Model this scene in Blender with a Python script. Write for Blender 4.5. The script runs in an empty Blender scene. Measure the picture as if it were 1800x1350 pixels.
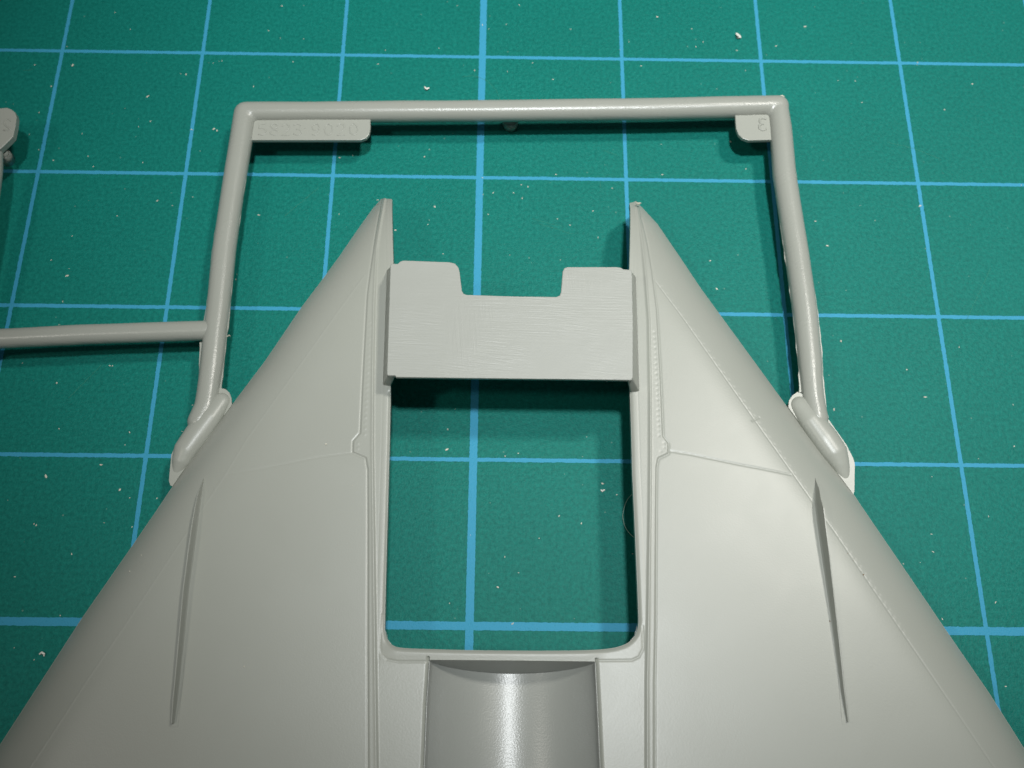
# Close-up of a moulded grey plastic delta wing still on its sprue, lying on a green cutting mat.
# World unit = 1 inch = one square of the mat's grid; z is up; the mat's top surface is z = 0.
import bpy, bmesh, math, random
import numpy as np
from mathutils import Vector, Matrix, Euler, noise

random.seed(7)
rng = np.random.default_rng(7)
S = bpy.context.scene
S.unit_settings.system = 'METRIC'
S.unit_settings.scale_length = 0.0254

# ------------------------------------------------------------------ camera
CAM_LOC = (0.18209, -4.77435, 6.0139)
CAM_ROT = (0.36116, -0.011643, 0.0084533)
FPX = 1793.4                                    # focal length in photograph pixels (1800 wide)
cd = bpy.data.cameras.new('camera')
cam = bpy.data.objects.new('camera', cd)
S.collection.objects.link(cam)
cam.location = CAM_LOC
cam.rotation_euler = CAM_ROT
cd.sensor_width = 36.0
cd.lens = 36.0 * FPX / 1800.0
cd.clip_start = 0.05
cd.clip_end = 500
cd.dof.use_dof = True
cd.dof.focus_distance = 5.75
cd.dof.aperture_fstop = 1.0
S.camera = cam

# ------------------------------------------------------------------ world, lamps, exposure
W = bpy.data.worlds.new('World')
S.world = W
W.use_nodes = True
bg = W.node_tree.nodes['Background']
bg.inputs[0].default_value = (0.80, 0.88, 0.95, 1)
bg.inputs[1].default_value = 0.07


def cone_lamp(name, loc, target, radius, power, color, cone):
    """a lamp; its soft-edged cone stands in for shade from an unseen camera and holder"""
    d = bpy.data.lights.new(name, 'SPOT')
    d.shadow_soft_size = radius
    d.energy = power
    d.color = color
    d.spot_size = math.radians(cone)
    d.spot_blend = 1.0
    o = bpy.data.objects.new(name, d)
    S.collection.objects.link(o)
    o.location = loc
    o.rotation_euler = (Vector(target) - Vector(loc)).to_track_quat('-Z', 'Y').to_euler()
    return o


# cool lamp overhead, warm desk lamp from the far right, weak warm lamp from the near left
cone_lamp('cool_overhead_lamp', (1.7, -3.0, 24), (1.6, -0.6, 0), 0.9, 19000, (0.95, 0.985, 1.0), 29)
cone_lamp('warm_desk_lamp', (10.6, 4.4, 24), (1.6, -0.6, 0), 1.3, 14500, (1.0, 0.965, 0.90), 28)
cone_lamp('warm_side_lamp', (-14.5, -8.0, 24), (0.5, -2.0, 0), 1.2, 3400, (1.0, 0.95, 0.86), 44)

S.view_settings.view_transform = 'Standard'
S.view_settings.look = 'None'
S.view_settings.exposure = 0.0
S.view_settings.gamma = 1.0

# ------------------------------------------------------------------ pixel -> place on a level plane
CL = Vector(CAM_LOC)
CR = Euler(CAM_ROT, 'XYZ').to_matrix()


def un(px, py, z):
    d = CR @ Vector(((px - 900) / FPX, -(py - 675) / FPX, -1.0))
    t = (z - CL.z) / d.z
    return CL + d * t


def unl(pts, z):
    return np.array([[*un(x, y, z)[:2]] for x, y in pts])


# ------------------------------------------------------------------ helpers
def link(o):
    S.collection.objects.link(o)
    return o


def empty(name, loc, label, cat, group=None):
    o = bpy.data.objects.new(name, None)
    link(o)
    o.location = loc
    o.empty_display_size = 0.2
    o['label'] = label
    o['category'] = cat
    if group:
        o['group'] = group
    return o


def mesh_obj(name, verts, faces, mat, parent=None, smooth=True):
    me = bpy.data.meshes.new(name)
    me.from_pydata([tuple(v) for v in verts], [], faces)
    me.update()
    if smooth:
        me.polygons.foreach_set('use_smooth', [True] * len(me.polygons))
    o = bpy.data.objects.new(name, me)
    link(o)
    me.materials.append(mat)
    if parent is not None:
        o.parent = parent
        o.matrix_parent_inverse = Matrix.Translation(-Vector(parent.location))
    return o


def bm_obj(name, bm, mat, parent=None, smooth=True):
    me = bpy.data.meshes.new(name)
    bm.normal_update()
    bm.to_mesh(me)
    bm.free()
    if smooth:
        me.polygons.foreach_set('use_smooth', [True] * len(me.polygons))
    o = bpy.data.objects.new(name, me)
    link(o)
    me.materials.append(mat)
    if parent is not None:
        o.parent = parent
        o.matrix_parent_inverse = Matrix.Translation(-Vector(parent.location))
    return o


def node(nt, kind, **kw):
    n = nt.nodes.new(kind)
    for k, v in kw.items():
        setattr(n, k, v)
    return n


# ------------------------------------------------------------------ materials
def plastic(name, base=(0.340, 0.354, 0.313), rough=0.35, grain=0.00045, sand=False, spec=0.5):
    m = bpy.data.materials.new(name)
    m.use_nodes = True
    nt = m.node_tree
    b = nt.nodes['Principled BSDF']
    tc = node(nt, 'ShaderNodeTexCoord')
    # slow colour variation of the moulding
    n1 = node(nt, 'ShaderNodeTexNoise')
    n1.inputs['Scale'].default_value = 1.1
    n1.inputs['Detail'].default_value = 4
    nt.links.new(tc.outputs['Object'], n1.inputs['Vector'])
    mix = node(nt, 'ShaderNodeMix', data_type='RGBA')
    nt.links.new(n1.outputs['Fac'], mix.inputs['Factor'])
    mix.inputs['A'].default_value = (base[0] * 0.96, base[1] * 0.955, base[2] * 0.94, 1)
    mix.inputs['B'].default_value = (base[0] * 1.04, base[1] * 1.045, base[2] * 1.05, 1)
    nt.links.new(mix.outputs['Result'], b.inputs['Base Color'])
    # fine satin grain
    n2 = node(nt, 'ShaderNodeTexNoise')
    n2.inputs['Scale'].default_value = 110
    n2.inputs['Detail'].default_value = 3
    nt.links.new(tc.outputs['Object'], n2.inputs['Vector'])
    n3 = node(nt, 'ShaderNodeTexNoise')
    n3.inputs['Scale'].default_value = 2.6
    n3.inputs['Detail'].default_value = 6
    n3.inputs['Distortion'].default_value = 0.8
    nt.links.new(tc.outputs['Object'], n3.inputs['Vector'])
    rr = node(nt, 'ShaderNodeMapRange')
    rr.inputs['From Min'].default_value = 0.25
    rr.inputs['From Max'].default_value = 0.75
    rr.inputs['To Min'].default_value = rough - 0.02
    rr.inputs['To Max'].default_value = rough + 0.025
    nt.links.new(n3.outputs['Fac'], rr.inputs['Value'])
    nt.links.new(rr.outputs['Result'], b.inputs['Roughness'])
    bp = node(nt, 'ShaderNodeBump')
    bp.inputs['Strength'].default_value = 1.0
    bp.inputs['Distance'].default_value = grain
    nt.links.new(n2.outputs['Fac'], bp.inputs['Height'])
    # shallow sink marks and flow waves of the moulding
    n4 = node(nt, 'ShaderNodeTexNoise')
    n4.inputs['Scale'].default_value = 2.2
    n4.inputs['Detail'].default_value = 2
    n4.inputs['Distortion'].default_value = 0.6
    nt.links.new(tc.outputs['Object'], n4.inputs['Vector'])
    bq = node(nt, 'ShaderNodeBump')
    bq.inputs['Distance'].default_value = 0.0005
    nt.links.new(n4.outputs['Fac'], bq.inputs['Height'])
    nt.links.new(bp.outputs['Normal'], bq.inputs['Normal'])
    last = bq
    if sand:
        # sanding scratches: mostly across, some curving down the ends
        for k, (rz, sx, sy, dist, lo) in enumerate(((0.02, 5.0, 120.0, 0.0016, 0.42), (1.48, 5.0, 90.0, 0.0015, 0.50), (0.12, 9, 110.0, 0.0015, 0.46))):
            mp = node(nt, 'ShaderNodeMapping')
            mp.inputs['Rotation'].default_value = (0, 0, rz)
            nt.links.new(tc.outputs['Object'], mp.inputs['Vector'])
            mp2 = node(nt, 'ShaderNodeMapping')
            mp2.inputs['Scale'].default_value = (sx, sy, 1)
            nt.links.new(mp.outputs['Vector'], mp2.inputs['Vector'])
            ns = node(nt, 'ShaderNodeTexNoise')
            ns.inputs['Scale'].default_value = 1.0
            ns.inputs['Detail'].default_value = 3
            ns.inputs['Distortion'].default_value = 0.0
            nt.links.new(mp2.outputs['Vector'], ns.inputs['Vector'])
            pat = node(nt, 'ShaderNodeTexNoise')
            pat.inputs['Scale'].default_value = 1.7 + k
            nt.links.new(tc.outputs['Object'], pat.inputs['Vector'])
            mr = node(nt, 'ShaderNodeMapRange')
            mr.inputs['From Min'].default_value = lo
            mr.inputs['From Max'].default_value = lo + 0.2
            nt.links.new(pat.outputs['Fac'], mr.inputs['Value'])
            mu = node(nt, 'ShaderNodeMath', operation='MULTIPLY')
            nt.links.new(ns.outputs['Fac'], mu.inputs[0])
            nt.links.new(mr.outputs['Result'], mu.inputs[1])
            b2 = node(nt, 'ShaderNodeBump')
            b2.inputs['Strength'].default_value = 1.0
            b2.inputs['Distance'].default_value = dist
            nt.links.new(mu.outputs[0], b2.inputs['Height'])
            nt.links.new(last.outputs['Normal'], b2.inputs['Normal'])
            last = b2
    nt.links.new(last.outputs['Normal'], b.inputs['Normal'])
    b.inputs['Specular IOR Level'].default_value = spec
    m.diffuse_color = (*base, 1)
    b.inputs['Subsurface Weight'].default_value = 0.0
    return m


M_PLASTIC = plastic('satin_grey_plastic')
M_SAND = plastic('sanded_grey_plastic', base=(0.350, 0.363, 0.330), rough=0.40, sand=True)
M_TROUGH = plastic('glossy_grey_plastic', base=(0.33, 0.345, 0.32), rough=0.29, grain=0.0008, spec=0.65)
M_RUN = plastic('runner_grey_plastic', base=(0.325, 0.338, 0.300), rough=0.27, grain=0.0010)


def mat_material():
    m = bpy.data.materials.new('green_cutting_mat_vinyl')
    m.use_nodes = True
    nt = m.node_tree
    L = nt.links
    b = nt.nodes['Principled BSDF']
    tc = node(nt, 'ShaderNodeTexCoord')
    sep = node(nt, 'ShaderNodeSeparateXYZ')
    # slightly ragged printed edges
    wn = node(nt, 'ShaderNodeTexNoise')
    wn.inputs['Scale'].default_value = 38
    wn.inputs['Detail'].default_value = 3
    L.new(tc.outputs['Object'], wn.inputs['Vector'])
    wo = node(nt, 'ShaderNodeVectorMath', operation='SUBTRACT')
    L.new(wn.outputs['Color'], wo.inputs[0])
    wo.inputs[1].default_value = (0.5, 0.5, 0.5)
    ws = node(nt, 'ShaderNodeVectorMath', operation='SCALE')
    L.new(wo.outputs[0], ws.inputs[0])
    ws.inputs['Scale'].default_value = 0.010
    wa = node(nt, 'ShaderNodeVectorMath', operation='ADD')
    L.new(tc.outputs['Object'], wa.inputs[0])
    L.new(ws.outputs[0], wa.inputs[1])
    L.new(wa.outputs[0], sep.inputs[0])

    def mth(op, a, bb=None, c=None):
        n = node(nt, 'ShaderNodeMath', operation=op)
        for i, v in enumerate((a, bb, c)):
            if v is None:
                continue
            if isinstance(v, (int, float)):
                n.inputs[i].default_value = v
            else:
                L.new(v, n.inputs[i])
        return n.outputs[0]

    def lines(coord, thick_at):
        fr = mth('PINGPONG', mth('ADD', coord, 20.0), 0.5)      # distance to the nearest whole number
        d5 = mth('ABSOLUTE', mth('SUBTRACT', coord, thick_at))
        thin = mth('LESS_THAN', fr, 0.0130)
        thick = mth('LESS_THAN', d5, 0.0245)
        return mth('MAXIMUM', thin, thick)
    gx = lines(sep.outputs['X'], 0.0)
    gy = lines(sep.outputs['Y'], -4.0)
    g = mth('MAXIMUM', gx, gy)
    # faded, speckled ink
    sp = node(nt, 'ShaderNodeTexNoise')
    sp.inputs['Scale'].default_value = 60
    sp.inputs['Detail'].default_value = 4
    L.new(tc.outputs['Object'], sp.inputs['Vector'])
    spr = node(nt, 'ShaderNodeMapRange')
    spr.inputs['From Min'].default_value = 0.28
    spr.inputs['From Max'].default_value = 0.42
    spr.inputs['To Min'].default_value = 0.80
    L.new(sp.outputs['Fac'], spr.inputs['Value'])
    g2 = mth('MULTIPLY', g, spr.outputs['Result'])
    # green ground with fine two-tone speckle
    n1 = node(nt, 'ShaderNodeTexNoise')
    n1.inputs['Scale'].default_value = 42
    n1.inputs['Detail'].default_value = 6
    n1.inputs['Roughness'].default_value = 0.7
    L.new(tc.outputs['Object'], n1.inputs['Vector'])
    cr = node(nt, 'ShaderNodeValToRGB')
    cr.color_ramp.elements[0].position = 0.34
    cr.color_ramp.elements[0].color = (0.0015, 0.130, 0.106, 1)
    cr.color_ramp.elements[1].position = 0.66
    cr.color_ramp.elements[1].color = (0.007, 0.200, 0.162, 1)
    L.new(n1.outputs['Fac'], cr.inputs['Fac'])
    n2 = node(nt, 'ShaderNodeTexNoise')
    n2.inputs['Scale'].default_value = 0.7
    n2.inputs['Detail'].default_value = 5
    L.new(tc.outputs['Object'], n2.inputs['Vector'])
    mx0 = node(nt, 'ShaderNodeMix', data_type='RGBA')
    mx0.blend_type = 'MULTIPLY'
    mx0.inputs['Factor'].default_value = 1.0
    mr = node(nt, 'ShaderNodeMapRange')
    mr.inputs['To Min'].default_value = 0.88
    mr.inputs['To Max'].default_value = 1.12
    L.new(n2.outputs['Fac'], mr.inputs['Value'])
    L.new(cr.outputs['Color'], mx0.inputs['A'])
    L.new(mr.outputs['Result'], mx0.inputs['B'])
    # pale dusty film made of pin-prick specks
    vo = node(nt, 'ShaderNodeTexVoronoi')
    vo.inputs['Scale'].default_value = 16
    L.new(tc.outputs['Object'], vo.inputs['Vector'])
    vr = node(nt, 'ShaderNodeSeparateColor')
    L.new(vo.outputs['Color'], vr.inputs[0])
    small = mth('LESS_THAN', vo.outputs['Distance'], mth('MULTIPLY', vr.outputs[1], 0.085))
    few = mth('GREATER_THAN', vr.outputs[0], 0.62)
    speck = mth('MULTIPLY', mth('MULTIPLY', small, few), 0.30)
    mxs = node(nt, 'ShaderNodeMix', data_type='RGBA')
    L.new(speck, mxs.inputs['Factor'])
    L.new(mx0.outputs['Result'], mxs.inputs['A'])
    mxs.inputs['B'].default_value = (0.36, 0.42, 0.34, 1)
    mx = node(nt, 'ShaderNodeMix', data_type='RGBA')
    L.new(g2, mx.inputs['Factor'])
    L.new(mxs.outputs['Result'], mx.inputs['A'])
    mx.inputs['B'].default_value = (0.045, 0.31, 0.48, 1)
    L.new(mx.outputs['Result'], b.inputs['Base Color'])
    b.inputs['Roughness'].default_value = 0.46
    b.inputs['Specular IOR Level'].default_value = 0.13
    # leathery emboss
    v2 = node(nt, 'ShaderNodeTexNoise')
    v2.inputs['Scale'].default_value = 85
    v2.inputs['Detail'].default_value = 3
    v2.inputs['Roughness'].default_value = 0.6
    L.new(tc.outputs['Object'], v2.inputs['Vector'])
    bp = node(nt, 'ShaderNodeBump')
    bp.inputs['Distance'].default_value = 0.0034
    L.new(v2.outputs['Fac'], bp.inputs['Height'])
    # ink stands a hair proud
    bp2 = node(nt, 'ShaderNodeBump')
    bp2.inputs['Distance'].default_value = 0.0015
    L.new(g, bp2.inputs['Height'])
    L.new(bp.outputs['Normal'], bp2.inputs['Normal'])
    L.new(bp2.outputs['Normal'], b.inputs['Normal'])
    return m


def simple(name, col, rough=0.5, noise_amt=0.15, nscale=8.0):
    m = bpy.data.materials.new(name)
    m.use_nodes = True
    nt = m.node_tree
    b = nt.nodes['Principled BSDF']
    tc = node(nt, 'ShaderNodeTexCoord')
    n = node(nt, 'ShaderNodeTexNoise')
    n.inputs['Scale'].default_value = nscale
    n.inputs['Detail'].default_value = 4
    nt.links.new(tc.outputs['Object'], n.inputs['Vector'])
    mix = node(nt, 'ShaderNodeMix', data_type='RGBA')
    mix.inputs['A'].default_value = (*[c * (1 - noise_amt) for c in col], 1)
    mix.inputs['B'].default_value = (*[min(1, c * (1 + noise_amt)) for c in col], 1)
    nt.links.new(n.outputs['Fac'], mix.inputs['Factor'])
    nt.links.new(mix.outputs['Result'], b.inputs['Base Color'])
    b.inputs['Roughness'].default_value = rough
    return m


# ------------------------------------------------------------------ table top and mat
def rounded_rect(x0, x1, y0, y1, r, n=8):
    out = []
    for cx, cy, a0 in ((x1 - r, y1 - r, 0), (x0 + r, y1 - r, 90), (x0 + r, y0 + r, 180), (x1 - r, y0 + r, 270)):
        for i in range(n + 1):
            a = math.radians(a0 + 90 * i / n)
            out.append((cx + r * math.cos(a), cy + r * math.sin(a)))
    return out


def slab(name, poly, z0, z1, mat, parent=None, bevel=0.0, seg=2, smooth=False):
    bm = bmesh.new()
    vb = [bm.verts.new((x, y, z0)) for x, y in poly]
    f = bm.faces.new(vb)
    bm.normal_update()
    if f.normal.z > 0:
        f.normal_flip()
    r = bmesh.ops.extrude_face_region(bm, geom=[f])
    vs = [g for g in r['geom'] if isinstance(g, bmesh.types.BMVert)]
    bmesh.ops.translate(bm, verts=vs, vec=(0, 0, z1 - z0))
    bmesh.ops.recalc_face_normals(bm, faces=bm.faces)
    if bevel:
        top = [e for e in bm.edges if all(abs(v.co.z - z1) < 1e-6 for v in e.verts)]
        bmesh.ops.bevel(bm, geom=top, offset=bevel, segments=seg, affect='EDGES', profile=0.5)
    o = bm_obj(name, bm, mat, parent, smooth=False)
    if smooth:
        for p in o.data.polygons:
            p.use_smooth = abs(p.normal.z) < 0.999
    return o


table = slab('table_top', rounded_rect(-30, 34, -34, 22, 1.0), -1.25, -0.121, simple('pale_laminate', (0.42, 0.40, 0.36), 0.5, 0.1, 2.0))
table['kind'] = 'structure'
mat_o = slab('cutting_mat', rounded_rect(-9.5, 14.5, -14.5, 4.5, 0.35), -0.12, 0.0, mat_material(), bevel=0.015)
mat_o['label'] = 'green self-healing cutting mat printed with a pale blue inch grid'
mat_o['category'] = 'cutting mat'

# ------------------------------------------------------------------ the wing moulding
Z_LE = 0.20          # leading edge / parting line height over the mat
Z_IN = 0.43          # height of the flat inner wing
wing = empty('model_wing', (0.1, -3.2, 0.0),
             'grey plastic delta wing moulding with square centre opening, still on its sprue frame', 'model kit part')

LE_L = [(668, 352), (655, 367), (625, 409), (597, 450), (567, 491), (530, 540), (467, 633), (409, 710), (350, 787), (300, 860), (278, 893),
        (230, 963), (143, 1088), (83, 1181), (0, 1309), (-90, 1452)]
LE_R = [(1119, 356), (1130, 366), (1155, 393), (1187, 440), (1200, 459), (1232, 507), (1300, 600), (1383, 714), (1440, 790), (1500, 868),
        (1520, 898), (1587, 996), (1657, 1099), (1740, 1220), (1800, 1315), (1890, 1455)]
le_l = unl(LE_L, Z_LE)
le_r = unl(LE_R, Z_LE)


def extend(p, y1):
    d = (p[-1] - p[-3]) / (p[-1] - p[-3])[1]
    e = p[-1] + d * (y1 - p[-1][1])
    return np.vstack([p, e])


Y_END = -7.6
le_l = extend(le_l, Y_END - 0.3)
le_r = extend(le_r, Y_END - 0.3)

IN_L = [(690, 351), (691, 460), (688, 600), (686, 690), (684, 790), (681, 900), (677, 1050), (676, 1105)]
IN_R = [(1107, 358), (1107, 470), (1107, 600), (1108, 690), (1110, 750), (1112, 830), (1117, 940), (1122, 1060), (1123, 1090)]
def in_edge(pts):
    return np.array([[*un(x, y, 0.30 if i == 0 else Z_IN - 0.01)[:2]] for i, (x, y) in enumerate(pts)])


in_l, in_r = in_edge(IN_L), in_edge(IN_R)
OUT_L = [(664, 353), (653, 447), (645, 513), (639, 630), (633, 760), (620.5, 774), (620, 793), (643, 803), (646.5, 824), (647, 900), (647, 1137), (648, 1350)]
OUT_R = [(1131, 368), (1140, 420), (1147, 470), (1155, 540), (1161, 650), (1165.5, 765), (1175, 778), (1175, 795), (1157, 804), (1154, 820), (1153, 900),
         (1152, 1100), (1150, 1200), (1150, 1350)]
CR_L = [(669, 353), (660, 430), (656, 530), (654, 663), (653.5, 787), (655, 900), (657, 1050), (659, 1200), (661, 1350)]
CR_R = [(1126, 368), (1131, 420), (1136, 480), (1142, 560), (1144, 700), (1144, 800), (1143, 900), (1140, 1100), (1138, 1200), (1138, 1350)]
LINE_L = [(640, 483), (600, 537), (433, 770), (397, 830), (353, 897), (313, 957), (260, 1037), (213, 1107), (150, 1198), (90, 1290)]
LINE_R = [(1150, 490), (1200, 556), (1327, 737), (1393, 830), (1433, 887), (1467, 933), (1510, 997), (1600, 1130), (1673, 1237), (1740, 1335)]
SPAN_L = [(619, 794), (560, 802), (450, 823), (397, 831)]
SPAN_R = [(1176, 791), (1210, 796), (1300, 814), (1393, 831)]
out_l, out_r = extend(unl(OUT_L, Z_IN), Y_END), extend(unl(OUT_R, Z_IN), Y_END)
cr_l, cr_r = extend(unl(CR_L, Z_IN), Y_END), extend(unl(CR_R, Z_IN), Y_END)
line_l, line_r = extend(unl(LINE_L, Z_IN - 0.03), Y_END), extend(unl(LINE_R, Z_IN - 0.03), Y_END)
span_l, span_r = unl(SPAN_L, Z_IN), unl(SPAN_R, Z_IN)
# outline of the centre opening, for its rounded rim
OPEN = [(686, 690), (684, 790), (681, 900), (677, 1050), (676, 1105), (680, 1124), (689, 1134), (703, 1139), (760, 1141), (830, 1143), (950, 1144),
        (1033, 1143), (1075, 1140), (1102, 1132), (1116, 1119), (1122, 1104), (1123, 1090), (1122, 1060), (1117, 940), (1112, 830), (1110, 750), (1108, 690)]
open_w = unl(OPEN, Z_IN - 0.01)
LIP = [(672, 1080), (668, 1134), (670, 1148), (680, 1159), (700, 1163), (748, 1163)]
LIP2 = [(1050, 1161), (1112, 1160), (1124, 1154), (1131, 1140), (1130, 1100)]
lip_w, lip2_w = unl(LIP, Z_IN), unl(LIP2, Z_IN)
TR_L, TR_R = unl([(754, 1165), (749, 1240), (745, 1350)], Z_IN), unl([(1047, 1161), (1051, 1240), (1056, 1350)], Z_IN)
TR_L, TR_R = extend(TR_L, Y_END), extend(TR_R, Y_END)
tr_y = float(un(900, 1162, Z_IN)[1])           # straight top edge of the trough's end wall
TR_D = 0.26
tr_y2 = float(un(900, 1182, Z_IN - TR_D)[1])   # foot of the end wall in the middle


def dpoly(x, y, pl, cut=None):
    """distance from points to an open polyline"""
    best = np.full(x.shape, 1e9)
    for (ax, ay), (bx, by) in zip(pl[:-1], pl[1:]):
        vx, vy = bx - ax, by - ay
        L2 = vx * vx + vy * vy + 1e-12
        t = np.clip(((x - ax) * vx + (y - ay) * vy) / L2, 0, 1)
        dd = (x - ax - t * vx) ** 2 + (y - ay - t * vy) ** 2
        np.minimum(best, dd, out=best)
    return np.sqrt(best)


def xat(pl, y):
    return np.interp(-y, -pl[:, 1], pl[:, 0])


def sstep(a, b, v):
    t = np.clip((v - a) / (b - a), 0, 1)
    return t * t * (3 - 2 * t)


def rivets_px():
    left, right = [], []
    for i in range(21):
        t = i / 20
        right.append((1150.5 + 8.5 * t ** 0.8, 583 + 182 * t))
        left.append((650.5 - 9.5 * t, 565 + 198 * t))
    right += [(1168, 778), (1168, 786), (1162, 793)]
    left += [(629, 779), (629, 788)]
    # a row just outboard of each leading-edge panel line
    for k in range(50):
        t = k / 49
        y = 500 + 620 * t
        xr = np.interp(y, [p[1] for p in LINE_R], [p[0] for p in LINE_R]) + 7
        right.append((xr, y))
        if k % 1 == 0:
            xl = np.interp(y, [p[1] for p in LINE_L], [p[0] for p in LINE_L]) - 7
            left.append((xl, y))
    for k in range(8):
        left.append((232 + 6 * k, 977 + 3.6 * k))
        left.append((214 + 6 * k, 997 + 3.6 * k))
        left.append((604 - 6 * k, 477 + 0.8 * k))
        left.append((600 - 6 * k, 496 + 0.5 * k))
    return left, right


riv_l, riv_r = rivets_px()
riv_l, riv_r = unl(riv_l, Z_IN - 0.01), unl(riv_r, Z_IN - 0.01)


def base_z(x, y):
    """smooth wing surface, without panel lines"""
    k = sstep(-0.35, 0.60, x)
    d = dpoly(x, y, le_r) * k + dpoly(x, y, le_l) * (1 - k)
    w = 0.50
    s = np.clip(d / w, 0, 1)
    z = Z_LE + 0.185 * (1 - (1 - s) ** 3.4) + 0.045 * (1 - np.exp(-d / 0.9))
    return z


def wing_z(x, y, riv=True):
    z = base_z(x, y)
    right = x > 0.13
    o = np.where(right, xat(out_r, y) - x, x - xat(out_l, y))          # > 0 inboard of the strip's outer edge
    do = np.where(right, dpoly(x, y, out_r), dpoly(x, y, out_l)) * np.sign(o)
    z = z + 0.0045 * sstep(-0.005, 0.007, do)
    z = z - 0.0024 * np.exp(-((do + 0.005) / 0.0055) ** 2)
    c = np.where(right, xat(cr_r, y) - x, x - xat(cr_l, y))
    z = z + 0.0035 * np.exp(-(c / 0.007) ** 2) - 0.006 * sstep(0.0, 0.018, c)
    # slightly dished inner band with two faint moulding lines
    ii = np.where(right, x - xat(in_r, y), xat(in_l, y) - x)
    band = (c > 0.02) & (ii > -0.05)
    z = z - 0.35 * np.where(band, 0.0016 * np.exp(-((ii - 0.045) / 0.004) ** 2) + 0.0012 * np.exp(-((ii - 0.022) / 0.004) ** 2), 0)
    dl = np.where(right, dpoly(x, y, line_r), dpoly(x, y, line_l))
    z = z + np.where(right, -0.0015, 0.0010) * np.exp(-(dl / 0.0045) ** 2) * sstep(Y_END, -4.8, y + 0.0)
    ds = np.where(right, dpoly(x, y, span_r), dpoly(x, y, span_l))
    z = z - np.where(right, 0.0026, 0.0008) * np.exp(-(ds / 0.0055) ** 2)
    dt = dpoly(x, y, unl([(1325, 736), (1338, 729)], Z_IN))
    z = z - 0.004 * np.exp(-(dt / 0.005) ** 2)
    # lip line round the rear of the opening
    dp = np.minimum(dpoly(x, y, lip_w), dpoly(x, y, lip2_w))
    z = z - 0.0020 * np.exp(-(dp / 0.006) ** 2)
    # rounded rim of the opening
    de = dpoly(x, y, open_w)
    z = z - 0.012 * np.clip(1 - de / 0.024, 0, 1) ** 2
    # trough
    xl, xr = xat(TR_L, y), xat(TR_R, y)
    mid, half = (xl + xr) / 2, (xr - xl) / 2
    u = np.clip((x - mid) / half, -1, 1)
    R = (half ** 2 + TR_D ** 2) / (2 * TR_D)
    arc = np.sqrt(np.maximum(R * R - (u * half) ** 2, 0)) - (R - TR_D)
    floor = arc * 1.0 + 0.018 * sstep(1.0, 0.965, np.abs(u))
    inside = np.abs(x - mid) < half
    slope = sstep(0, 1, np.clip((tr_y - y) / np.maximum(tr_y - tr_y2, 1e-4) * TR_D / np.maximum(arc + 0.018, 0.02), 0, 1))
    z = np.where(inside & (y < tr_y), z - floor * np.clip((tr_y - y) / (tr_y - tr_y2) * TR_D / np.maximum(floor, 0.035), 0, 1), z)
    # soft raised bead on the trough's side edges
    e = np.minimum(np.abs(x - xl), np.abs(x - xr))
    z = z + np.where((~inside) & (y < tr_y + 0.02), -0.016 * np.clip(1 - e / 0.022, 0, 1) ** 2, 0)
    # convex roll from the opening rim down to the trough lip
    z = z + 0.006 * np.exp(-((y - (tr_y + 0.045)) / 0.04) ** 2) * sstep(0.62, 0.50, np.abs(x - 0.13))
    return z


def jit(rx, ry):
    strip = abs(rx - 0.13) < 0.85 and ry < -1.5
    return (1.2 if strip else (0.9 if rx > 0 else 0.5)) * (0.55 + 0.6 * abs(math.sin(rx * 91.7 + ry * 57.3)))


def add_rivets(x, y, z, rv, amp):
    for rx, ry in rv:
        m = (np.abs(x - rx) < 0.03) & (np.abs(y - ry) < 0.03)
        if m.any():
            r = np.hypot(x[m] - rx, y[m] - ry)
            z[m] += amp * jit(rx, ry) * np.exp(-(r / 0.008) ** 2)
    return z


def zfull(x, y, rv, amp):
    z = wing_z(x, y)
    return add_rivets(x, y, z, rv, amp)


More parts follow.
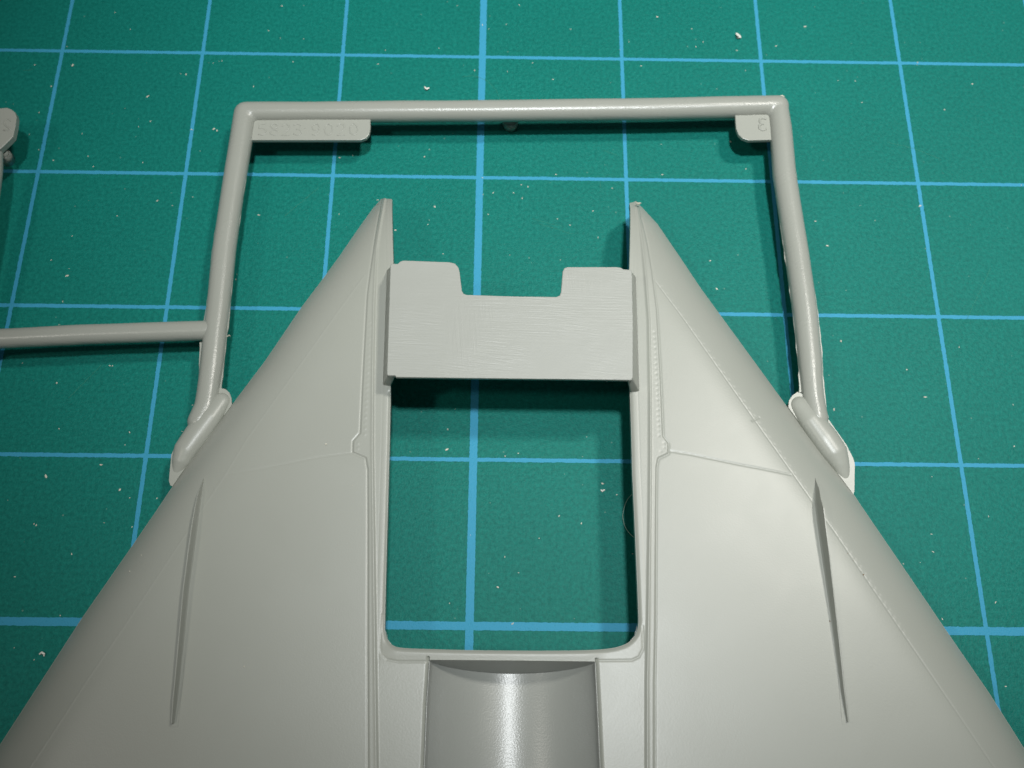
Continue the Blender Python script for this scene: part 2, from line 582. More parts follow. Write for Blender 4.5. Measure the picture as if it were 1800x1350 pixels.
def sheet(name, X, Y, rv, amp, mat, parent, rim, thick=0.05):
    """height-field patch on a warped grid (rows x cols) with rim walls and an underside"""
    nr, nc = X.shape
    Z = zfull(X.ravel(), Y.ravel(), rv, amp).reshape(nr, nc)
    h = 0.0035
    nx = -(zfull(X.ravel() + h, Y.ravel(), rv, amp) - zfull(X.ravel() - h, Y.ravel(), rv, amp)) / (2 * h)
    ny = -(zfull(X.ravel(), Y.ravel() + h, rv, amp) - zfull(X.ravel(), Y.ravel() - h, rv, amp)) / (2 * h)
    N = np.stack([nx, ny, np.ones_like(nx)], 1)
    N /= np.linalg.norm(N, axis=1)[:, None]
    V = np.stack([X.ravel(), Y.ravel(), Z.ravel()], 1)
    idx = np.arange(nr * nc).reshape(nr, nc)
    a, b, c, d = idx[:-1, :-1].ravel(), idx[:-1, 1:].ravel(), idx[1:, 1:].ravel(), idx[1:, :-1].ravel()
    # rows run to -y, columns to +x -> up-facing order
    F = np.stack([a, d, c, b], 1)
    # rim
    per = []
    if 'top' in rim: per.append(idx[0, :])
    if 'right' in rim: per.append(idx[:, -1])
    if 'left' in rim: per.append(idx[::-1, 0])
    if 'bottom' in rim: per.append(idx[-1, ::-1])
    Vx, Fx, Nx = [V], [F], [N]
    base = len(V)
    for p in per:
        t1 = V[p].copy()
        t2 = V[p].copy()
        t2[:, 2] -= thick
        t1[:, 2] -= 0.0
        n = len(p)
        Vx += [t1, t2]
        dirx = np.gradient(t1[:, 0]); diry = np.gradient(t1[:, 1])
        nn = np.stack([diry, -dirx, 0 * dirx], 1)
        nn = -nn / (np.linalg.norm(nn, axis=1)[:, None] + 1e-9)
        Nx += [nn, nn]
        k = np.arange(n - 1)
        Fx.append(np.stack([base + k, base + k + 1, base + n + k + 1, base + n + k], 1))
        base += 2 * n
    # underside, coarser
    rs = np.unique(np.append(np.arange(0, nr, 12), nr - 1)); cs = np.unique(np.append(np.arange(0, nc, 12), nc - 1))
    Xu, Yu, Zu = X[np.ix_(rs, cs)], Y[np.ix_(rs, cs)], Z[np.ix_(rs, cs)] - thick
    ui = base + np.arange(Xu.size).reshape(Xu.shape)
    Vx.append(np.stack([Xu.ravel(), Yu.ravel(), Zu.ravel()], 1))
    Nx.append(np.tile([0, 0, -1.0], (Xu.size, 1)))
    Fx.append(np.stack([ui[:-1, :-1].ravel(), ui[:-1, 1:].ravel(), ui[1:, 1:].ravel(), ui[1:, :-1].ravel()], 1))
    V = np.vstack(Vx).astype(np.float32); F = np.vstack(Fx).astype(np.int32); N = np.vstack(Nx)
    me = bpy.data.meshes.new(name)
    me.vertices.add(len(V)); me.vertices.foreach_set('co', V.ravel())
    me.loops.add(F.size); me.loops.foreach_set('vertex_index', F.ravel())
    me.polygons.add(len(F))
    me.polygons.foreach_set('loop_start', np.arange(0, F.size, 4, dtype=np.int32))
    me.polygons.foreach_set('use_smooth', np.ones(len(F), bool))
    me.update(calc_edges=True)
    me.normals_split_custom_set_from_vertices(N.astype(np.float32))
    o = bpy.data.objects.new(name, me)
    link(o)
    me.materials.append(mat)
    o.parent = parent
    o.matrix_parent_inverse = Matrix.Translation(-Vector(parent.location))
    return o


# rows: dense inside the frame, coarser behind it
def rows(y0, y1=-5.0, step=0.0072):
    a = np.arange(y0, y1, -step)
    b = np.arange(y1, Y_END, -0.05)
    return np.concatenate([a, b, [Y_END]])


Y_SEAM_L, Y_SEAM_R = in_l[-1][1], in_r[-1][1]
XC_L, XC_R = in_l[-1][0], in_r[-1][0]


def inner_x(side, y):
    return xat(in_l if side < 0 else in_r, y)


def half(side):
    le, inn = (le_l, in_l) if side < 0 else (le_r, in_r)
    ytop = le[0][1] + 0.004
    ys = rows(ytop)
    xi = inner_x(side, ys)
    xo = xat(le, ys)
    # rounded nose of the strake
    nose = np.clip((ytop - ys) / 0.03, 0, 1)
    rnd = np.sqrt(1 - (1 - nose) ** 2)
    mid = 0.5 * (xi + xo)
    xi = mid + (xi - mid) * (0.90 + 0.10 * rnd)
    xo = mid + (xo - mid) * (0.85 + 0.15 * rnd)
    span = np.abs(xo - xi)
    NC = 470
    u = np.linspace(0, 1, NC)
    # column spacing: finer towards the opening's edge strips
    g = 0.72 * u + 0.28 * u ** 3
    X = xi[:, None] + (xo - xi)[:, None] * g[None, :]
    Y = np.repeat(ys[:, None], NC, 1)
    Y = Y - 0.058 * (1 - g[None, :]) * np.exp(-(ytop - ys) / 0.15)[:, None]
    if side < 0:
        X = X[:, ::-1].copy()
        Y = Y[:, ::-1].copy()
    return X, Y


Xl, Yl = half(-1)
wl = sheet('wing_panel', Xl, Yl, riv_l, 0.0010, M_PLASTIC, wing, ('left', 'right', 'bottom', 'top'))
wl['label'] = 'left half of the wing'
Xr, Yr = half(1)
wr = sheet('wing_panel', Xr, Yr, riv_r, -0.0013, M_PLASTIC, wing, ('left', 'right', 'bottom', 'top'))
wr['label'] = 'right half of the wing'

# centre section behind the opening
nc = 340
t = np.linspace(0, 1, nc)
xs = XC_L + (XC_R - XC_L) * (0.5 - 0.5 * np.cos(np.pi * t)) * 0.35 + (XC_R - XC_L) * t * 0.65
k0 = 4
rim = open_w[k0:17]
for _ in range(2):
    q_ = np.empty((2 * (len(rim) - 1), 2))
    q_[0::2] = 0.75 * rim[:-1] + 0.25 * rim[1:]
    q_[1::2] = 0.25 * rim[:-1] + 0.75 * rim[1:]
    rim = np.vstack([rim[:1], q_, rim[-1:]])
open_w = np.vstack([open_w[:k0], rim, open_w[17:]])
yb = np.interp(xs, rim[:, 0], rim[:, 1])
yb[0], yb[-1] = Y_SEAM_L, Y_SEAM_R
v = np.concatenate([np.linspace(0, 0.42, 200) , np.linspace(0.42, 1.0, 60)[1:]])
Yc = yb[None, :] + (Y_END - yb)[None, :] * (v[:, None] ** 1.0)
# put a pair of grid rows exactly on the end wall
v2 = np.concatenate([np.linspace(0, 1, 36), np.linspace(0, 1, 16)[1:], np.linspace(0, 1, 110)[1:], np.linspace(0, 1, 40)[1:]])
segs = [(None, tr_y), (tr_y, tr_y2 - 0.012), (tr_y2 - 0.012, -5.0), (-5.0, Y_END)]
cols = []
rows_list = []
for k, (a, b) in enumerate(segs):
    n = (36, 44, 110, 40)[k]
    tt = np.linspace(0, 1, n)
    if k:
        tt = tt[1:]
    for q in tt:
        rows_list.append((yb + (b - yb) * q) if a is None else np.full(nc, a + (b - a) * q))
Yc = np.array(rows_list)
Xc = np.zeros_like(Yc)
# columns follow the trough's side edges
tl, trr = xat(TR_L, Yc[:, 0] * 0 + Yc.mean(axis=1)), xat(TR_R, Yc.mean(axis=1))
pl_seam = np.full(len(Yc), XC_L)
for i in range(len(Yc)):
    k1, k2 = 90, 160
    ua = 1 - (1 - np.linspace(0, 1, k1)) ** 1.0
    Xc[i] = np.concatenate([XC_L + (tl[i] - XC_L) * np.linspace(0, 1, k1) ** 1.4,
                            (tl[i] + (trr[i] - tl[i]) * (0.5 - 0.5 * np.cos(np.pi * np.linspace(0, 1, k2 + 2)[1:-1]))),
                            trr[i] + (XC_R - trr[i]) * (1 - (1 - np.linspace(0, 1, k1)) ** 1.4)])
for i in range(36):
    q = i / 35.0
    ybx = np.interp(Xc[i], rim[:, 0], rim[:, 1])
    Yc[i] = ybx + (tr_y - ybx) * q
cs = sheet('centre_section', Xc, Yc, [], 0, M_PLASTIC, wing, ('top', 'bottom'))
me = cs.data
me.materials.append(M_TROUGH)
co = np.empty(len(me.vertices) * 3, np.float32); me.vertices.foreach_get('co', co); co = co.reshape(-1, 3)
fv = np.empty(len(me.polygons) * 4, np.int32); me.loops.foreach_get('vertex_index', fv)
ctr = co[fv.reshape(-1, 4)].mean(axis=1)
ins = (ctr[:, 0] > xat(TR_L, ctr[:, 1])) & (ctr[:, 0] < xat(TR_R, ctr[:, 1])) & (ctr[:, 1] < tr_y)
me.polygons.foreach_set('material_index', ins.astype(np.int32))
cs['label'] = 'centre section with a glossy concave trough'

# ------------------------------------------------------------------ raised bridge plate across the front of the opening
ZP = 0.585
PLATE = [(686, 467), (688, 463), (699, 463.5), (704, 459), (710, 457.5), (790, 460.5), (800, 463), (806, 470), (808, 478), (812, 511), (815, 516), (821, 518),
         (900, 520.5), (978, 521.5), (984, 519), (986, 513), (989, 477), (992, 471), (998, 469), (1084, 469), (1091, 470), (1096, 473), (1109, 474), (1111, 477),
         (1113, 570), (1112.5, 664), (1110, 668), (1103, 668), (1000, 666.5), (900, 665.5), (697, 663), (694, 660), (681, 660), (680, 656), (683, 560)]
slab('bridge_plate', unl(PLATE, ZP), ZP - 0.022, ZP, M_SAND, wing, bevel=0.005, seg=3, smooth=True)
for side in (-1, 1):
    # sloping side wall under the plate's end: loft between base outline and top outline
    if side < 0:
        top = unl([(687, 467), (681, 657), (697, 658), (700, 467)], ZP - 0.008)
        bot = unl([(680, 474), (672.5, 678), (687, 680), (692, 474)], Z_IN - 0.03)
    else:
        top = unl([(1110, 476), (1112, 665), (1102, 666), (1098, 476)], ZP - 0.008)
        bot = unl([(1118, 486), (1124.5, 689), (1107.5, 691), (1103, 486)], Z_IN - 0.03)
    bm = bmesh.new()
    vt = [bm.verts.new((*p, ZP - 0.008)) for p in top]
    vb = [bm.verts.new((*p, Z_IN - 0.03)) for p in bot]
    bm.faces.new(vt); bm.faces.new(vb[::-1])
    for i in range(4):
        j = (i + 1) % 4
        bm.faces.new((vt[i], vb[i], vb[j], vt[j]))
    bmesh.ops.recalc_face_normals(bm, faces=bm.faces)
    es = [e for e in bm.edges]
    bmesh.ops.bevel(bm, geom=es, offset=0.008, segments=3, affect='EDGES', profile=0.5)
    bm_obj('plate_side_wall', bm, M_PLASTIC, wing)


# ------------------------------------------------------------------ wing fences
def fence(base_px, hts, side):
    b = unl(base_px, Z_IN)
    n = 90
    tt = np.linspace(0, 1, n)
    seg = np.linspace(0, len(b) - 1, n)
    bx = np.interp(seg, range(len(b)), b[:, 0]); by = np.interp(seg, range(len(b)), b[:, 1])
    hh = np.interp(tt, *hts)
    th = np.interp(tt, [0, 0.1, 0.25, 0.9, 1], [0.002, 0.007, 0.014, 0.012, 0.010])
    verts, faces = [], []
    prof = [(-1.0, -0.02, 1.3), (-0.75, 0.06, 0.62), (-0.5, 0.3, 0), (-0.42, 0.9, 0), (-0.2, 1.0, 0), (0.2, 1.0, 0), (0.42, 0.9, 0), (0.5, 0.3, 0), (0.75, 0.06, 0.62), (1.0, -0.02, 1.3)]
    zb = base_z(bx, by)
    for i in range(n):
        for (u, w, fil) in prof:
            off = u * th[i] + (math.copysign(1, u) * fil * 0.008 * min(1.0, hh[i] / 0.05))
            # whole blade stands outboard of its inner base line
            x = bx[i] + side * (0.5 * th[i] + 0.003) + off
            z = zb[i] - 0.004 + (hh[i] + 0.004) * w
            verts.append((x, by[i], z))
    m = len(prof)
    for i in range(n - 1):
        for k in range(m - 1):
            a = i * m + k
            faces.append((a, a + 1, a + m + 1, a + m))
    faces.append(tuple(range(m - 1, -1, -1)))
    faces.append(tuple((n - 1) * m + k for k in range(m)))
    bm = bmesh.new()
    vs = [bm.verts.new(v) for v in verts]
    for f in faces:
        bm.faces.new([vs[i] for i in f])
    bmesh.ops.recalc_face_normals(bm, faces=bm.faces)
    o = bm_obj('wing_fence', bm, M_PLASTIC, wing)
    o.data.set_sharp_from_angle(angle=math.radians(38))
    # faint moulded foot round the fence's rear end
    return o


fl = fence([(354, 832), (348, 881), (340, 949), (329, 1033), (321, 1118), (313, 1202), (305, 1272)],
           ([0, 0.04, 0.12, 0.3, 0.6, 0.9, 1.0], [0.0, 0.018, 0.048, 0.066, 0.060, 0.048, 0.03]), -1)
fr = fence([(1438, 834), (1437, 880), (1443, 931), (1454, 1011), (1469, 1122), (1480, 1215), (1489, 1269)],
           ([0, 0.03, 0.10, 0.22, 0.42, 0.66, 0.88, 1.0], [0.0, 0.014, 0.062, 0.100, 0.088, 0.050, 0.030, 0.018]), 1)

# thin moulded footprint around each fence
for side, pts in ((-1, [(309, 1150), (303, 1210), (294, 1277), (311, 1277), (318, 1210), (323, 1150)]),
                  (1, [(1482, 1273), (1502, 1270), (1496, 1200), (1488, 1130), (1475, 1130), (1476, 1200)])):
    w = unl(pts, Z_IN)
    zz = base_z(w[:, 0], w[:, 1])
    bm = bmesh.new()
    top = [bm.verts.new((p[0], p[1], q + 0.0022)) for p, q in zip(w, zz)]
    low = [bm.verts.new((p[0], p[1], q - 0.02)) for p, q in zip(w, zz)]
    n = len(w)
    bm.faces.new(top)
    for i in range(n):
        j = (i + 1) % n
        bm.faces.new((top[i], low[i], low[j], top[j]))
    bmesh.ops.triangulate(bm, faces=[f for f in bm.faces if len(f.verts) > 4])
    bmesh.ops.recalc_face_normals(bm, faces=bm.faces)
    bm_obj('fence_foot', bm, M_PLASTIC, wing, smooth=False)


# ------------------------------------------------------------------ sprue: fused tubes
def tube_verts(path, radii, n=20, flat=1.0, cap=True):
    """swept tube; path = list of Vector, radii list; returns verts, faces"""
    verts, faces = [], []
    for i, p in enumerate(path):
        a = path[max(i - 1, 0)]
        b = path[min(i + 1, len(path) - 1)]
        t = (b - a).normalized()
        s = t.cross(Vector((0, 0, 1))).normalized()
        u = s.cross(t).normalized()
        for k in range(n):
            an = 2 * math.pi * k / n
            verts.append(p + s * math.cos(an) * radii[i] + u * math.sin(an) * radii[i] * flat)
    for i in range(len(path) - 1):
        for k in range(n):
            a = i * n + k
            b = i * n + (k + 1) % n
            faces.append((a, b, b + n, a + n))
    if cap:
        faces.append(tuple(range(n - 1, -1, -1)))
        faces.append(tuple((len(path) - 1) * n + k for k in range(n)))
    return verts, faces


def px_path(pts, z):
    """pts: (px, py, halfwidth px) -> world path and radii"""
    path, rad = [], []
    for i, (x, y, w) in enumerate(pts):
        a = pts[max(i - 1, 0)]
        b = pts[min(i + 1, len(pts) - 1)]
        dx, dy = b[0] - a[0], b[1] - a[1]
        L = math.hypot(dx, dy) or 1
        nx, ny = -dy / L, dx / L
        zz = z if not callable(z) else z(i)
        p = un(x, y, zz)
        q = un(x + nx * w, y + ny * w, zz)
        path.append(Vector(p))
        rad.append((q - p).length)
    return path, rad


def resample(path, rad, step=0.04):
    P, R = [path[0]], [rad[0]]
    for i in range(1, len(path)):
        L = (path[i] - path[i - 1]).length
        n = max(1, int(L / step))
        for k in range(1, n + 1):
            t = k / n
            P.append(path[i - 1].lerp(path[i], t))
            R.append(rad[i - 1] * (1 - t) + rad[i] * t)
    return P, R


Z_RUN = 0.20


def fused(name, chains, mat, parent, voxel=0.011, smooth_it=5, wob=0.0022, grow=1.05):
    V, F = [], []
    for pts, flat in chains:
        z = Z_RUN
        if len(pts[0]) == 4:
            zs = [p[3] for p in pts]
            path, rad = px_path([p[:3] for p in pts], lambda i: zs[i])
        else:
            path, rad = px_path(pts, z)
        path, rad = resample(path, rad)
        # rounded ends
        t0 = (path[0] - path[1]).normalized(); t1 = (path[-1] - path[-2]).normalized()
        pre = [(path[0] + t0 * rad[0] * math.cos(a), rad[0] * math.sin(a)) for a in (0.25, 0.7, 1.15)]
        post = [(path[-1] + t1 * rad[-1] * math.cos(a), rad[-1] * math.sin(a)) for a in (1.15, 0.7, 0.25)]
        path = [p for p, _ in pre] + path + [p for p, _ in post]
        rad = [r for _, r in pre] + rad + [r for _, r in post]
        rad = [r * grow + wob * noise.noise(Vector((p.x * 3, p.y * 3, 5))) for p, r in zip(path, rad)]
        v, f = tube_verts(path, rad, 24, flat)
        o = len(V)
        V += v
        F += [tuple(i + o for i in ff) for ff in f]
    ob = mesh_obj(name, V, F, mat, parent)
    r = ob.modifiers.new('remesh', 'REMESH')
    r.mode = 'VOXEL'
    r.voxel_size = voxel
    r.use_smooth_shade = True
    s = ob.modifiers.new('smooth', 'SMOOTH')
    s.factor = 0.5
    s.iterations = smooth_it
    return ob


# left bar, top bar, right bar of the frame
fused('runner', [([(431, 199, 18.5), (424, 245, 19), (409, 337, 19), (394, 440, 19.5), (384, 540, 19.8), (379, 580, 20), (373, 640, 19.5), (369, 668, 19), (366, 690, 19), (362, 715, 19),
                   (350, 742, 19)], 0.9),
                 ([(431, 198, 15.5), (600, 197, 15.5), (850, 195.5, 16), (1150, 192, 16.2), (1368, 187, 16)], 0.9),
                 ([(1367, 189, 17.5), (1372, 225, 18.5), (1379, 310, 19.5), (1393, 400, 19.7), (1400, 443, 20), (1415, 550, 20.5), (1424, 640, 20), (1426, 668, 18.5), (1429, 700, 18.5), (1436, 738, 19)], 0.9),
                 ], M_RUN, wing)
# side branch running off to the left
fused('runner_branch', [([(-260, 618, 17), (0, 595.5, 15.8), (150, 588, 15.8), (300, 583, 16), (368, 581, 16)], 0.9)], M_RUN, wing)
# gates: the fat lobes that join the frame to the leading edges
fused('gate', [([(390, 705, 14.5, .20), (370, 732, 18.5, .21), (346, 764, 20, .21), (326, 792, 19, .21), (318, 812, 15, .205), (310, 832, 8, .19)], 0.72)], M_PLASTIC, wing, voxel=0.009, smooth_it=4, grow=1.08)
fused('gate', [([(1405, 712, 15, .20), (1425, 738, 19, .21), (1450, 771, 21, .21), (1468, 797, 20, .21), (1478, 818, 14, .205), (1486, 842, 8, .19)], 0.72)], M_PLASTIC, wing, voxel=0.009, smooth_it=4, grow=1.08)


def film(name, pts, z, mat, parent, th=0.014, jag=0.6):
    """thin flash film left along the parting line"""
    w = []
    n = len(pts)
    for i in range(n):
        a, b = pts[i], pts[(i + 1) % n]
        L = math.hypot(b[0] - a[0], b[1] - a[1])
        k = max(1, int(L / 8))
        for q in range(k):
            t = q / k
            w.append((a[0] + (b[0] - a[0]) * t + random.uniform(-jag, jag) * 0.6, a[1] + (b[1] - a[1]) * t + random.uniform(-jag, jag) * 0.6))
    p = unl(w, z)
    return slab(name, p, z - th, z, mat, parent)


film('flash_film', [(386, 682), (396, 684), (403, 690), (407, 700), (407.5, 712), (352, 785), (316, 836), (303, 855), (299, 853), (297, 845), (301, 800), (308, 783), (342, 733), (352, 712)],
     Z_LE + 0.012, M_PLASTIC, wing, jag=0.3)
film('flash_film', [(1386, 716), (1387, 704), (1393, 695), (1402, 689), (1440, 705), (1455, 735), (1488, 782), (1500, 806), (1502.5, 815), (1502, 864), (1500, 869), (1470, 828), (1425, 770)],
     Z_LE + 0.012, M_PLASTIC, wing, jag=0.3)


def fin_strip(pts, side, amp):
    """ragged sliver of flash standing out from a runner's edge"""
    out = []
    for (x0, y0), (x1, y1) in zip(pts[:-1], pts[1:]):
        L = math.hypot(x1 - x0, y1 - y0)
        k = max(1, int(L / 9))
        for q in range(k):
            t = q / k
            out.append((x0 + (x1 - x0) * t, y0 + (y1 - y0) * t))
    out.append(pts[-1])
    edge = []
    for x, y in out:
        e = amp * (0.55 + 0.75 * noise.noise(Vector((x * 0.045, y * 0.045, side))) + random.uniform(-0.1, 0.15))
        edge.append((x + side * max(e, 0.15), y))
    inner = [(x - side * 6, y) for x, y in out]
    return edge + inner[::-1]


def strip_slab(name, pts, side, amp):
    poly = fin_strip(pts, side, amp)
    slab(name, unl(poly, Z_RUN), Z_RUN - 0.006, Z_RUN + 0.004, M_PLASTIC, wing)


strip_slab('flash_fin', [(1358, 248), (1362, 300), (1373, 400), (1380, 445), (1394.5, 550), (1401, 610), (1405, 650), (1406.5, 690)], -1, 2.6)
strip_slab('flash_fin', [(1388.5, 215), (1397.5, 300), (1412.5, 400), (1420, 443), (1436, 550), (1444, 620), (1446, 660), (1449, 700), (1455, 735)], 1, 2.2)
strip_slab('flash_fin', [(412, 205), (405, 250), (390, 337), (374, 440), (364, 540), (357, 575)], -1, 1.8)
strip_slab('flash_fin', [(439, 250), (428, 337), (413, 440), (404, 540), (401, 575), (399, 585), (397, 600), (393, 640), (389, 684)], 1, 2.0)
strip_slab('flash_fin', [(352, 602), (351, 640), (350, 668), (347, 690), (343, 720)], -1, 1.5)

# burrs where parts were cut away
def burr(name, px, py, z, size, parent, n=7):
    bm = bmesh.new()
    c = Vector(un(px, py, z))
    for k in range(n):
        a = random.uniform(0, 2 * math.pi)
        d = Vector((math.cos(a), math.sin(a) * 0.5, 0)) * size * random.uniform(0.2, 0.9)
        bmesh.ops.create_icosphere(bm, subdivisions=1, radius=size * random.uniform(0.22, 0.45),
                                   matrix=Matrix.Translation(c + d + Vector((0, 0, random.uniform(-.3, .4) * size))) @ Matrix.Diagonal((1.4, 0.6, 0.7, 1)))
    for v in bm.verts:
        v.co += Vector((random.uniform(-1, 1), random.uniform(-1, 1), random.uniform(-1, 1))) * size * 0.10
    bm_obj(name, bm, M_BURR, parent, smooth=False)


M_BURR = plastic('torn_pale_plastic', base=(0.58, 0.56, 0.46), rough=0.6)
burr('burr', 1371, 171, Z_RUN + 0.02, 0.026, wing, 9)
burr('burr', 447, 180.5, Z_RUN + 0.02, 0.012, wing, 5)
burr('burr', 1122, 357, 0.30, 0.018, wing, 6)
burr('burr', 402, 590, Z_RUN, 0.012, wing, 4)
burr('burr', 664, 352, 0.28, 0.008, wing, 4)

# number tabs with raised numbers
TAB_Z = 0.215
slab('number_tab', unl([(440, 206), (651, 207), (651, 226), (649, 236), (643, 243), (634, 246), (440, 246)], TAB_Z), TAB_Z - 0.026, TAB_Z, M_PLASTIC, wing, bevel=0.004)
slab('number_tab', unl([(1292, 200), (1294, 226), (1298, 236), (1305, 243), (1316, 246.5), (1360, 245.5), (1357, 200)], TAB_Z), TAB_Z - 0.026, TAB_Z, M_PLASTIC, wing, bevel=0.004)

GL = {
    '0': [[(0.5, 1), (0.85, .85), (1, .5), (0.85, .15), (0.5, 0), (.15, .15), (0, .5), (.15, .85), (.5, 1)]],
    '2': [[(0.02, .75), (.2, .95), (.55, 1), (.9, .85), (.95, .62), (.7, .4), (0, 0), (1, 0)]],
    '3': [[(0.02, .85), (.4, 1), (.85, .9), (.9, .68), (.6, .53), (.35, .52)], [(.6, .53), (.95, .38), (.95, .14), (.5, 0), (0.0, .12)]],
    '5': [[(.95, 1), (.12, 1), (.08, .58), (.55, .62), (.95, .42), (.9, .12), (.45, 0), (0, .1)]],
    '8': [[(.5, .53), (.12, .68), (.12, .9), (.5, 1), (.88, .9), (.88, .68), (.5, .53), (.02, .34), (.08, .08), (.5, 0), (.92, .08), (.98, .34), (.5, .53)]],
    '9': [[(.92, .62), (.6, .42), (.15, .5), (.05, .78), (.3, .98), (.7, .98), (.93, .8), (.92, .45), (.75, .12), (.35, 0), (.08, .06)]],
    '.': [[(.42, .5), (.58, .5)]],
}


def digits(name, text, x0, y0, w, h, adv, z, parent, mirror=False, flip=False, rad=0.0042, rise=0.55):
    V, F = [], []
    for k, ch in enumerate(text):
        for stroke in GL[ch]:
            path = []
            for (a, b) in stroke:
                if mirror:
                    a = 1 - a
                if flip:
                    b = 1 - b
                px = x0 + k * adv + a * w
                py = y0 - b * h
                path.append(Vector(un(px, py, z)))
            # smooth the polyline a little
            P = [path[0]]
            for i in range(1, len(path)):
                for q in (0.33, 0.66, 1.0):
                    P.append(path[i - 1].lerp(path[i], q))
            v, f = tube_verts(P, [rad] * len(P), 8, rise)
            o = len(V)
            V += v
            F += [tuple(i + o for i in ff) for ff in f]
    return mesh_obj(name, V, F, M_PLASTIC, parent)


digits('raised_number', '5823', 454, 237.5, 14, 20, 20.6, TAB_Z, wing)
digits('raised_number', '.', 530, 235, 12, 20, 20, TAB_Z, wing)
digits('raised_number', '9020', 548, 237.5, 14, 20, 22.2, TAB_Z, wing)
digits('raised_number', '3', 1334, 229, 13, 22, 20, TAB_Z, wing, mirror=True, rad=0.008, rise=0.8)

# ejector-pin stub hanging under the top bar
bm = bmesh.new()
c = un(897, 214, 0.06)
bmesh.ops.create_cone(bm, cap_ends=True, segments=32, radius1=0.052, radius2=0.056, depth=0.10, matrix=Matrix.Translation((c.x, c.y, 0.055)))
bmesh.ops.bevel(bm, geom=bm.edges[:], offset=0.008, segments=2, affect='EDGES')
bm_obj('ejector_stub', bm, M_RUN, wing)

# ------------------------------------------------------------------ neighbouring sprue at the left edge of the picture
sp = empty('sprue_frame', tuple(un(-20, 300, 0)[:2]) + (0,),
           'end of a second grey sprue with a rounded number tab, at the left edge', 'sprue')
slab('number_tab', unl([(-75, 192), (0, 190), (12, 189), (20, 192), (27, 198), (29, 206), (27, 222), (23, 240), (17, 246), (11, 252), (0, 262), (-75, 262)], 0.30), 0.255, 0.30, M_PLASTIC, sp, bevel=0.005)
digits('raised_number', '02', -15, 229, 13.5, 20, 21, 0.30, sp, mirror=True, flip=False, rad=0.0055)
fused('runner', [([(-4, 262, 9, .26), (-8, 300, 12, .26), (-22, 380, 15, .25), (-40, 480, 16, .24), (-64, 610, 16, .22)], 0.9)], M_RUN, sp)
bm = bmesh.new()
a = Vector(un(6, 268, 0.24)); b_ = Vector(un(13, 281, 0.10))
rot = (b_ - a).to_track_quat('Z', 'Y').to_matrix().to_4x4()
bmesh.ops.create_cone(bm, cap_ends=True, segments=32, radius1=0.035, radius2=0.052, depth=(b_ - a).length, matrix=Matrix.Translation((a + b_) / 2) @ rot)
bmesh.ops.bevel(bm, geom=bm.edges[:], offset=0.010, segments=2, affect='EDGES')
bm_obj('locating_peg', bm, M_RUN, sp)

# ------------------------------------------------------------------ dust, shavings, fibre
M_DUST = simple('pale_plastic_dust', (0.62, 0.60, 0.50), 0.6, 0.2, 30)


def chip(bm, x, y, r, z=None):
    z = 0.4 * r if z is None else z
    st = random.uniform(0.8, 2.2)
    mtx = Matrix.Translation((x, y, z)) @ Matrix.Rotation(random.uniform(0, 6.28), 4, 'Z') @ Matrix.Diagonal((st, 0.8, 0.45, 1))
    g = bmesh.ops.create_icosphere(bm, subdivisions=1, radius=r, matrix=mtx)
    for v in g['verts']:
        v.co += Vector((random.uniform(-1, 1), random.uniform(-1, 1), random.uniform(-.5, .5))) * r * 0.35
        v.co.z = max(v.co.z, 0.0005)


bm = bmesh.new()
for i in range(170):
    px, py = random.uniform(-40, 1840), random.uniform(-40, 1240)
    # crumbs lie thicker on the left and centre of the mat
    if random.random() < 0.35 and px > 1250:
        continue
    p = un(px, py, 0)
    chip(bm, p.x, p.y, random.choice((0.0028, 0.0030, 0.0035, 0.004, 0.005)) * random.uniform(0.7, 1.15))
BIG = [(61, 114), (90, 152), (118, 82), (128, 115), (69, 198), (94, 282), (251, 286), (277, 353), (127, 415), (375, 111), (327, 131), (260, 170), (376, 227), (493, 67), (472, 54),
       (515, 109), (206, 380), (104, 571), (40, 638), (198, 643), (193, 643), (118, 485), (772, 85), (859, 51), (804, 10), (936, 111), (892, 126), (972, 140), (834, 124), (1155, 30),
       (1127, 116), (977, 307), (1164, 307), (916, 325), (903, 339), (1076, 331), (867, 339), (918, 349), (764, 364), (695, 405), (752, 395), (858, 377), (980, 385), (1002, 396),
       (1042, 371), (1051, 418), (849, 342), (1473, 142), (1503, 143), (1415, 47), (1216, 51), (1295, 89), (1310, 124), (1515, 180), (1284, 249), (1311, 297), (1433, 389), (1538, 388),
       (1454, 432), (1617, 362), (1660, 193), (1709, 148), (1478, 600), (1594, 650), (1626, 698), (1781, 712), (1466, 720), (1638, 838), (1640, 970), (1588, 991), (1656, 1088),
       (60, 921), (64, 923), (126, 974), (106, 1082), (60, 1160), (25, 1338), (787, 755), (786, 790), (911, 797), (888, 802), (1059, 850), (875, 1032), (901, 1096), (1084, 870),
       (1022, 920), (228, 760), (220, 782), (228, 875), (276, 876), (211, 861), (178, 817), (81, 837), (104, 754), (1260, 508), (26, 1014)]
for px, py in BIG:
    p = un(px, py, 0)
    chip(bm, p.x, p.y, random.choice((0.0035, 0.004, 0.005, 0.0065)))
dust = bm_obj('plastic_dust', bm, M_DUST, None, smooth=False)
dust['kind'] = 'stuff'
dust['label'] = 'pale plastic crumbs and sanding dust scattered over the mat'
dust['category'] = 'dust'

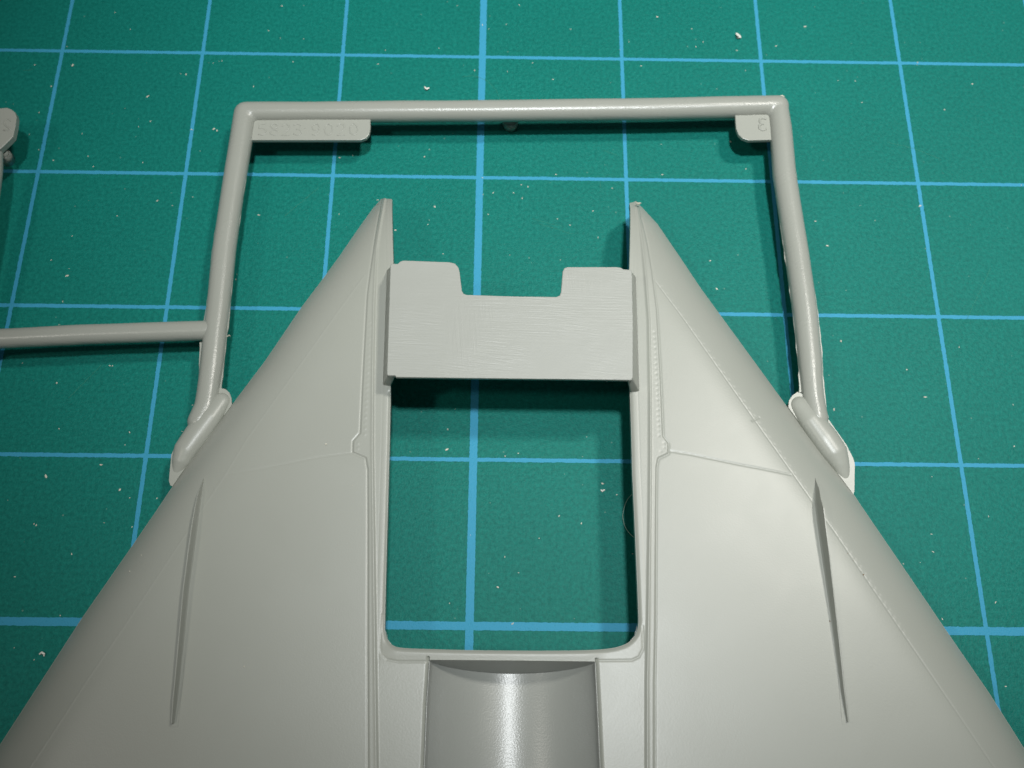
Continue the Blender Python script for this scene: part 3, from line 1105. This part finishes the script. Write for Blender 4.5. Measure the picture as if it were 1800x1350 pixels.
# specks on the wing itself
bm = bmesh.new()
for px, py, r in [(572, 779, .006), (237, 969, .003), (216, 998, .004), (619, 852, .003), (577, 1072, .003), (428, 1171, .004)]:
    p = un(px, py, Z_IN)
    z = float(base_z(np.array([p.x]), np.array([p.y]))[0])
    g = bmesh.ops.create_icosphere(bm, subdivisions=1, radius=r, matrix=Matrix.Translation((p.x, p.y, z + r * 0.4)))
bm_obj('dust_on_wing', bm, M_DUST, wing, smooth=False)['kind'] = 'stuff'


M_STAIN = simple('brown_stain', (0.16, 0.10, 0.05), 0.5)
bm = bmesh.new()
for px, py, r in [(1522, 1008, .0045), (1518, 1003, .002), (1461, 1091, .0040), (1494, 971, .0025), (1504, 983, .002), (1746, 994, .002)]:
    p = un(px, py, Z_IN)
    z = float(base_z(np.array([p.x]), np.array([p.y]))[0])
    if px < 1600:
        bmesh.ops.create_icosphere(bm, subdivisions=2, radius=r, matrix=Matrix.Translation((p.x, p.y, z)) @ Matrix.Diagonal((1, 1, 0.35, 1)))
bm_obj('stain_speck', bm, M_STAIN, wing)['kind'] = 'stuff'


def curl(name, pts, width, label):
    """a crumpled, tapering shaving of white plastic"""
    n = len(pts)
    path = [Vector(un(px, py, z + width * 0.5)) for px, py, z in pts]
    path, rad = resample(path, [width * (0.35 + 0.6 * math.sin(math.pi * (i + 0.5) / n)) for i in range(n)], 0.006)
    path = [p + Vector((random.uniform(-1, 1), random.uniform(-1, 1), random.uniform(-.4, .4))) * width * 0.22 for p in path]
    v, f = tube_verts(path, rad, 7, 0.55)
    o = mesh_obj(name, v, f, M_SHAVE, None, smooth=False)
    o['label'] = label
    o['category'] = 'plastic shaving'
    o['group'] = 'plastic shavings on the mat'
    return o


M_SHAVE = simple('white_plastic_shaving', (0.80, 0.79, 0.72), 0.5, 0.1, 30)
curl('plastic_shaving', [(1295, 59, 0.01), (1298, 62, 0.02), (1301, 65, 0.01), (1297, 66, 0.004)], 0.013, 'largest white plastic shaving, above the top right corner of the frame')
curl('plastic_shaving', [(746, 153, .004), (750, 156, .012), (754, 155, .006)], 0.008, 'small white shaving on the mat above the middle of the top bar')
curl('plastic_shaving', [(69, 1150, .004), (73, 1147, .012), (78, 1149, .010), (77, 1153, .004)], 0.007, 'small curled shaving on the dark mat at the lower left')
curl('plastic_shaving', [(1056, 861, .004), (1059, 863, .006), (1063, 861, .004)], 0.006, 'tiny curved shaving on the mat seen through the wing opening')

# faint hairline knife scratches in the mat's skin
M_SCR = simple('pale_scratched_vinyl', (0.035, 0.22, 0.15), 0.6)
for line in ([(1060, 264), (1072, 268), (1085, 273)], [(948, 394), (975, 401), (1006, 412)], [(838, 134), (858, 143), (872, 158), (882, 182)], [(812, 135), (830, 133), (842, 136)],
             [(935, 384), (962, 392), (990, 398)], [(1055, 318), (1056, 330)], [(24, 1255), (25, 1275)], [(40, 124), (52, 123), (58, 121)], [(1588, 655), (1596, 649)],
             [(1700, 560), (1742, 470)], [(1560, 250), (1610, 262), (1655, 281)], [(120, 700), (180, 640)], [(500, 380), (560, 330)]):
    P = [Vector(un(x, y, 0.0004)) for x, y in line]
    P, Rr = resample(P, [0.0011] * len(P), 0.02)
    v, f = tube_verts(P, Rr, 5, 0.6)
    mesh_obj('knife_scratch', v, f, M_SCR, mat_o)

# long thin fibre looping out from under the right rim of the opening
pts = [(1122, 862), (1112, 868), (1102, 880), (1096, 897), (1095, 912), (1100, 928), (1109, 940), (1120, 948)]
P = [Vector(un(x, y, 0.02)) for x, y in pts]
cu = []
for i in range(len(P) - 1):
    for q in range(6):
        a, b, c, d = P[max(i - 1, 0)], P[i], P[i + 1], P[min(i + 2, len(P) - 1)]
        t = q / 6
        cu.append(0.5 * ((2 * b) + (c - a) * t + (2 * a - 5 * b + 4 * c - d) * t * t + (3 * b - a - 3 * c + d) * t ** 3))
cu.append(P[-1])
v, f = tube_verts(cu, [0.0015] * len(cu), 6)
fib = mesh_obj('fibre', v, f, simple('pale_fibre', (0.45, 0.62, 0.50), 0.5), None)
fib['label'] = 'thin pale curved fibre on the mat by the right rim of the opening'
fib['category'] = 'fibre'
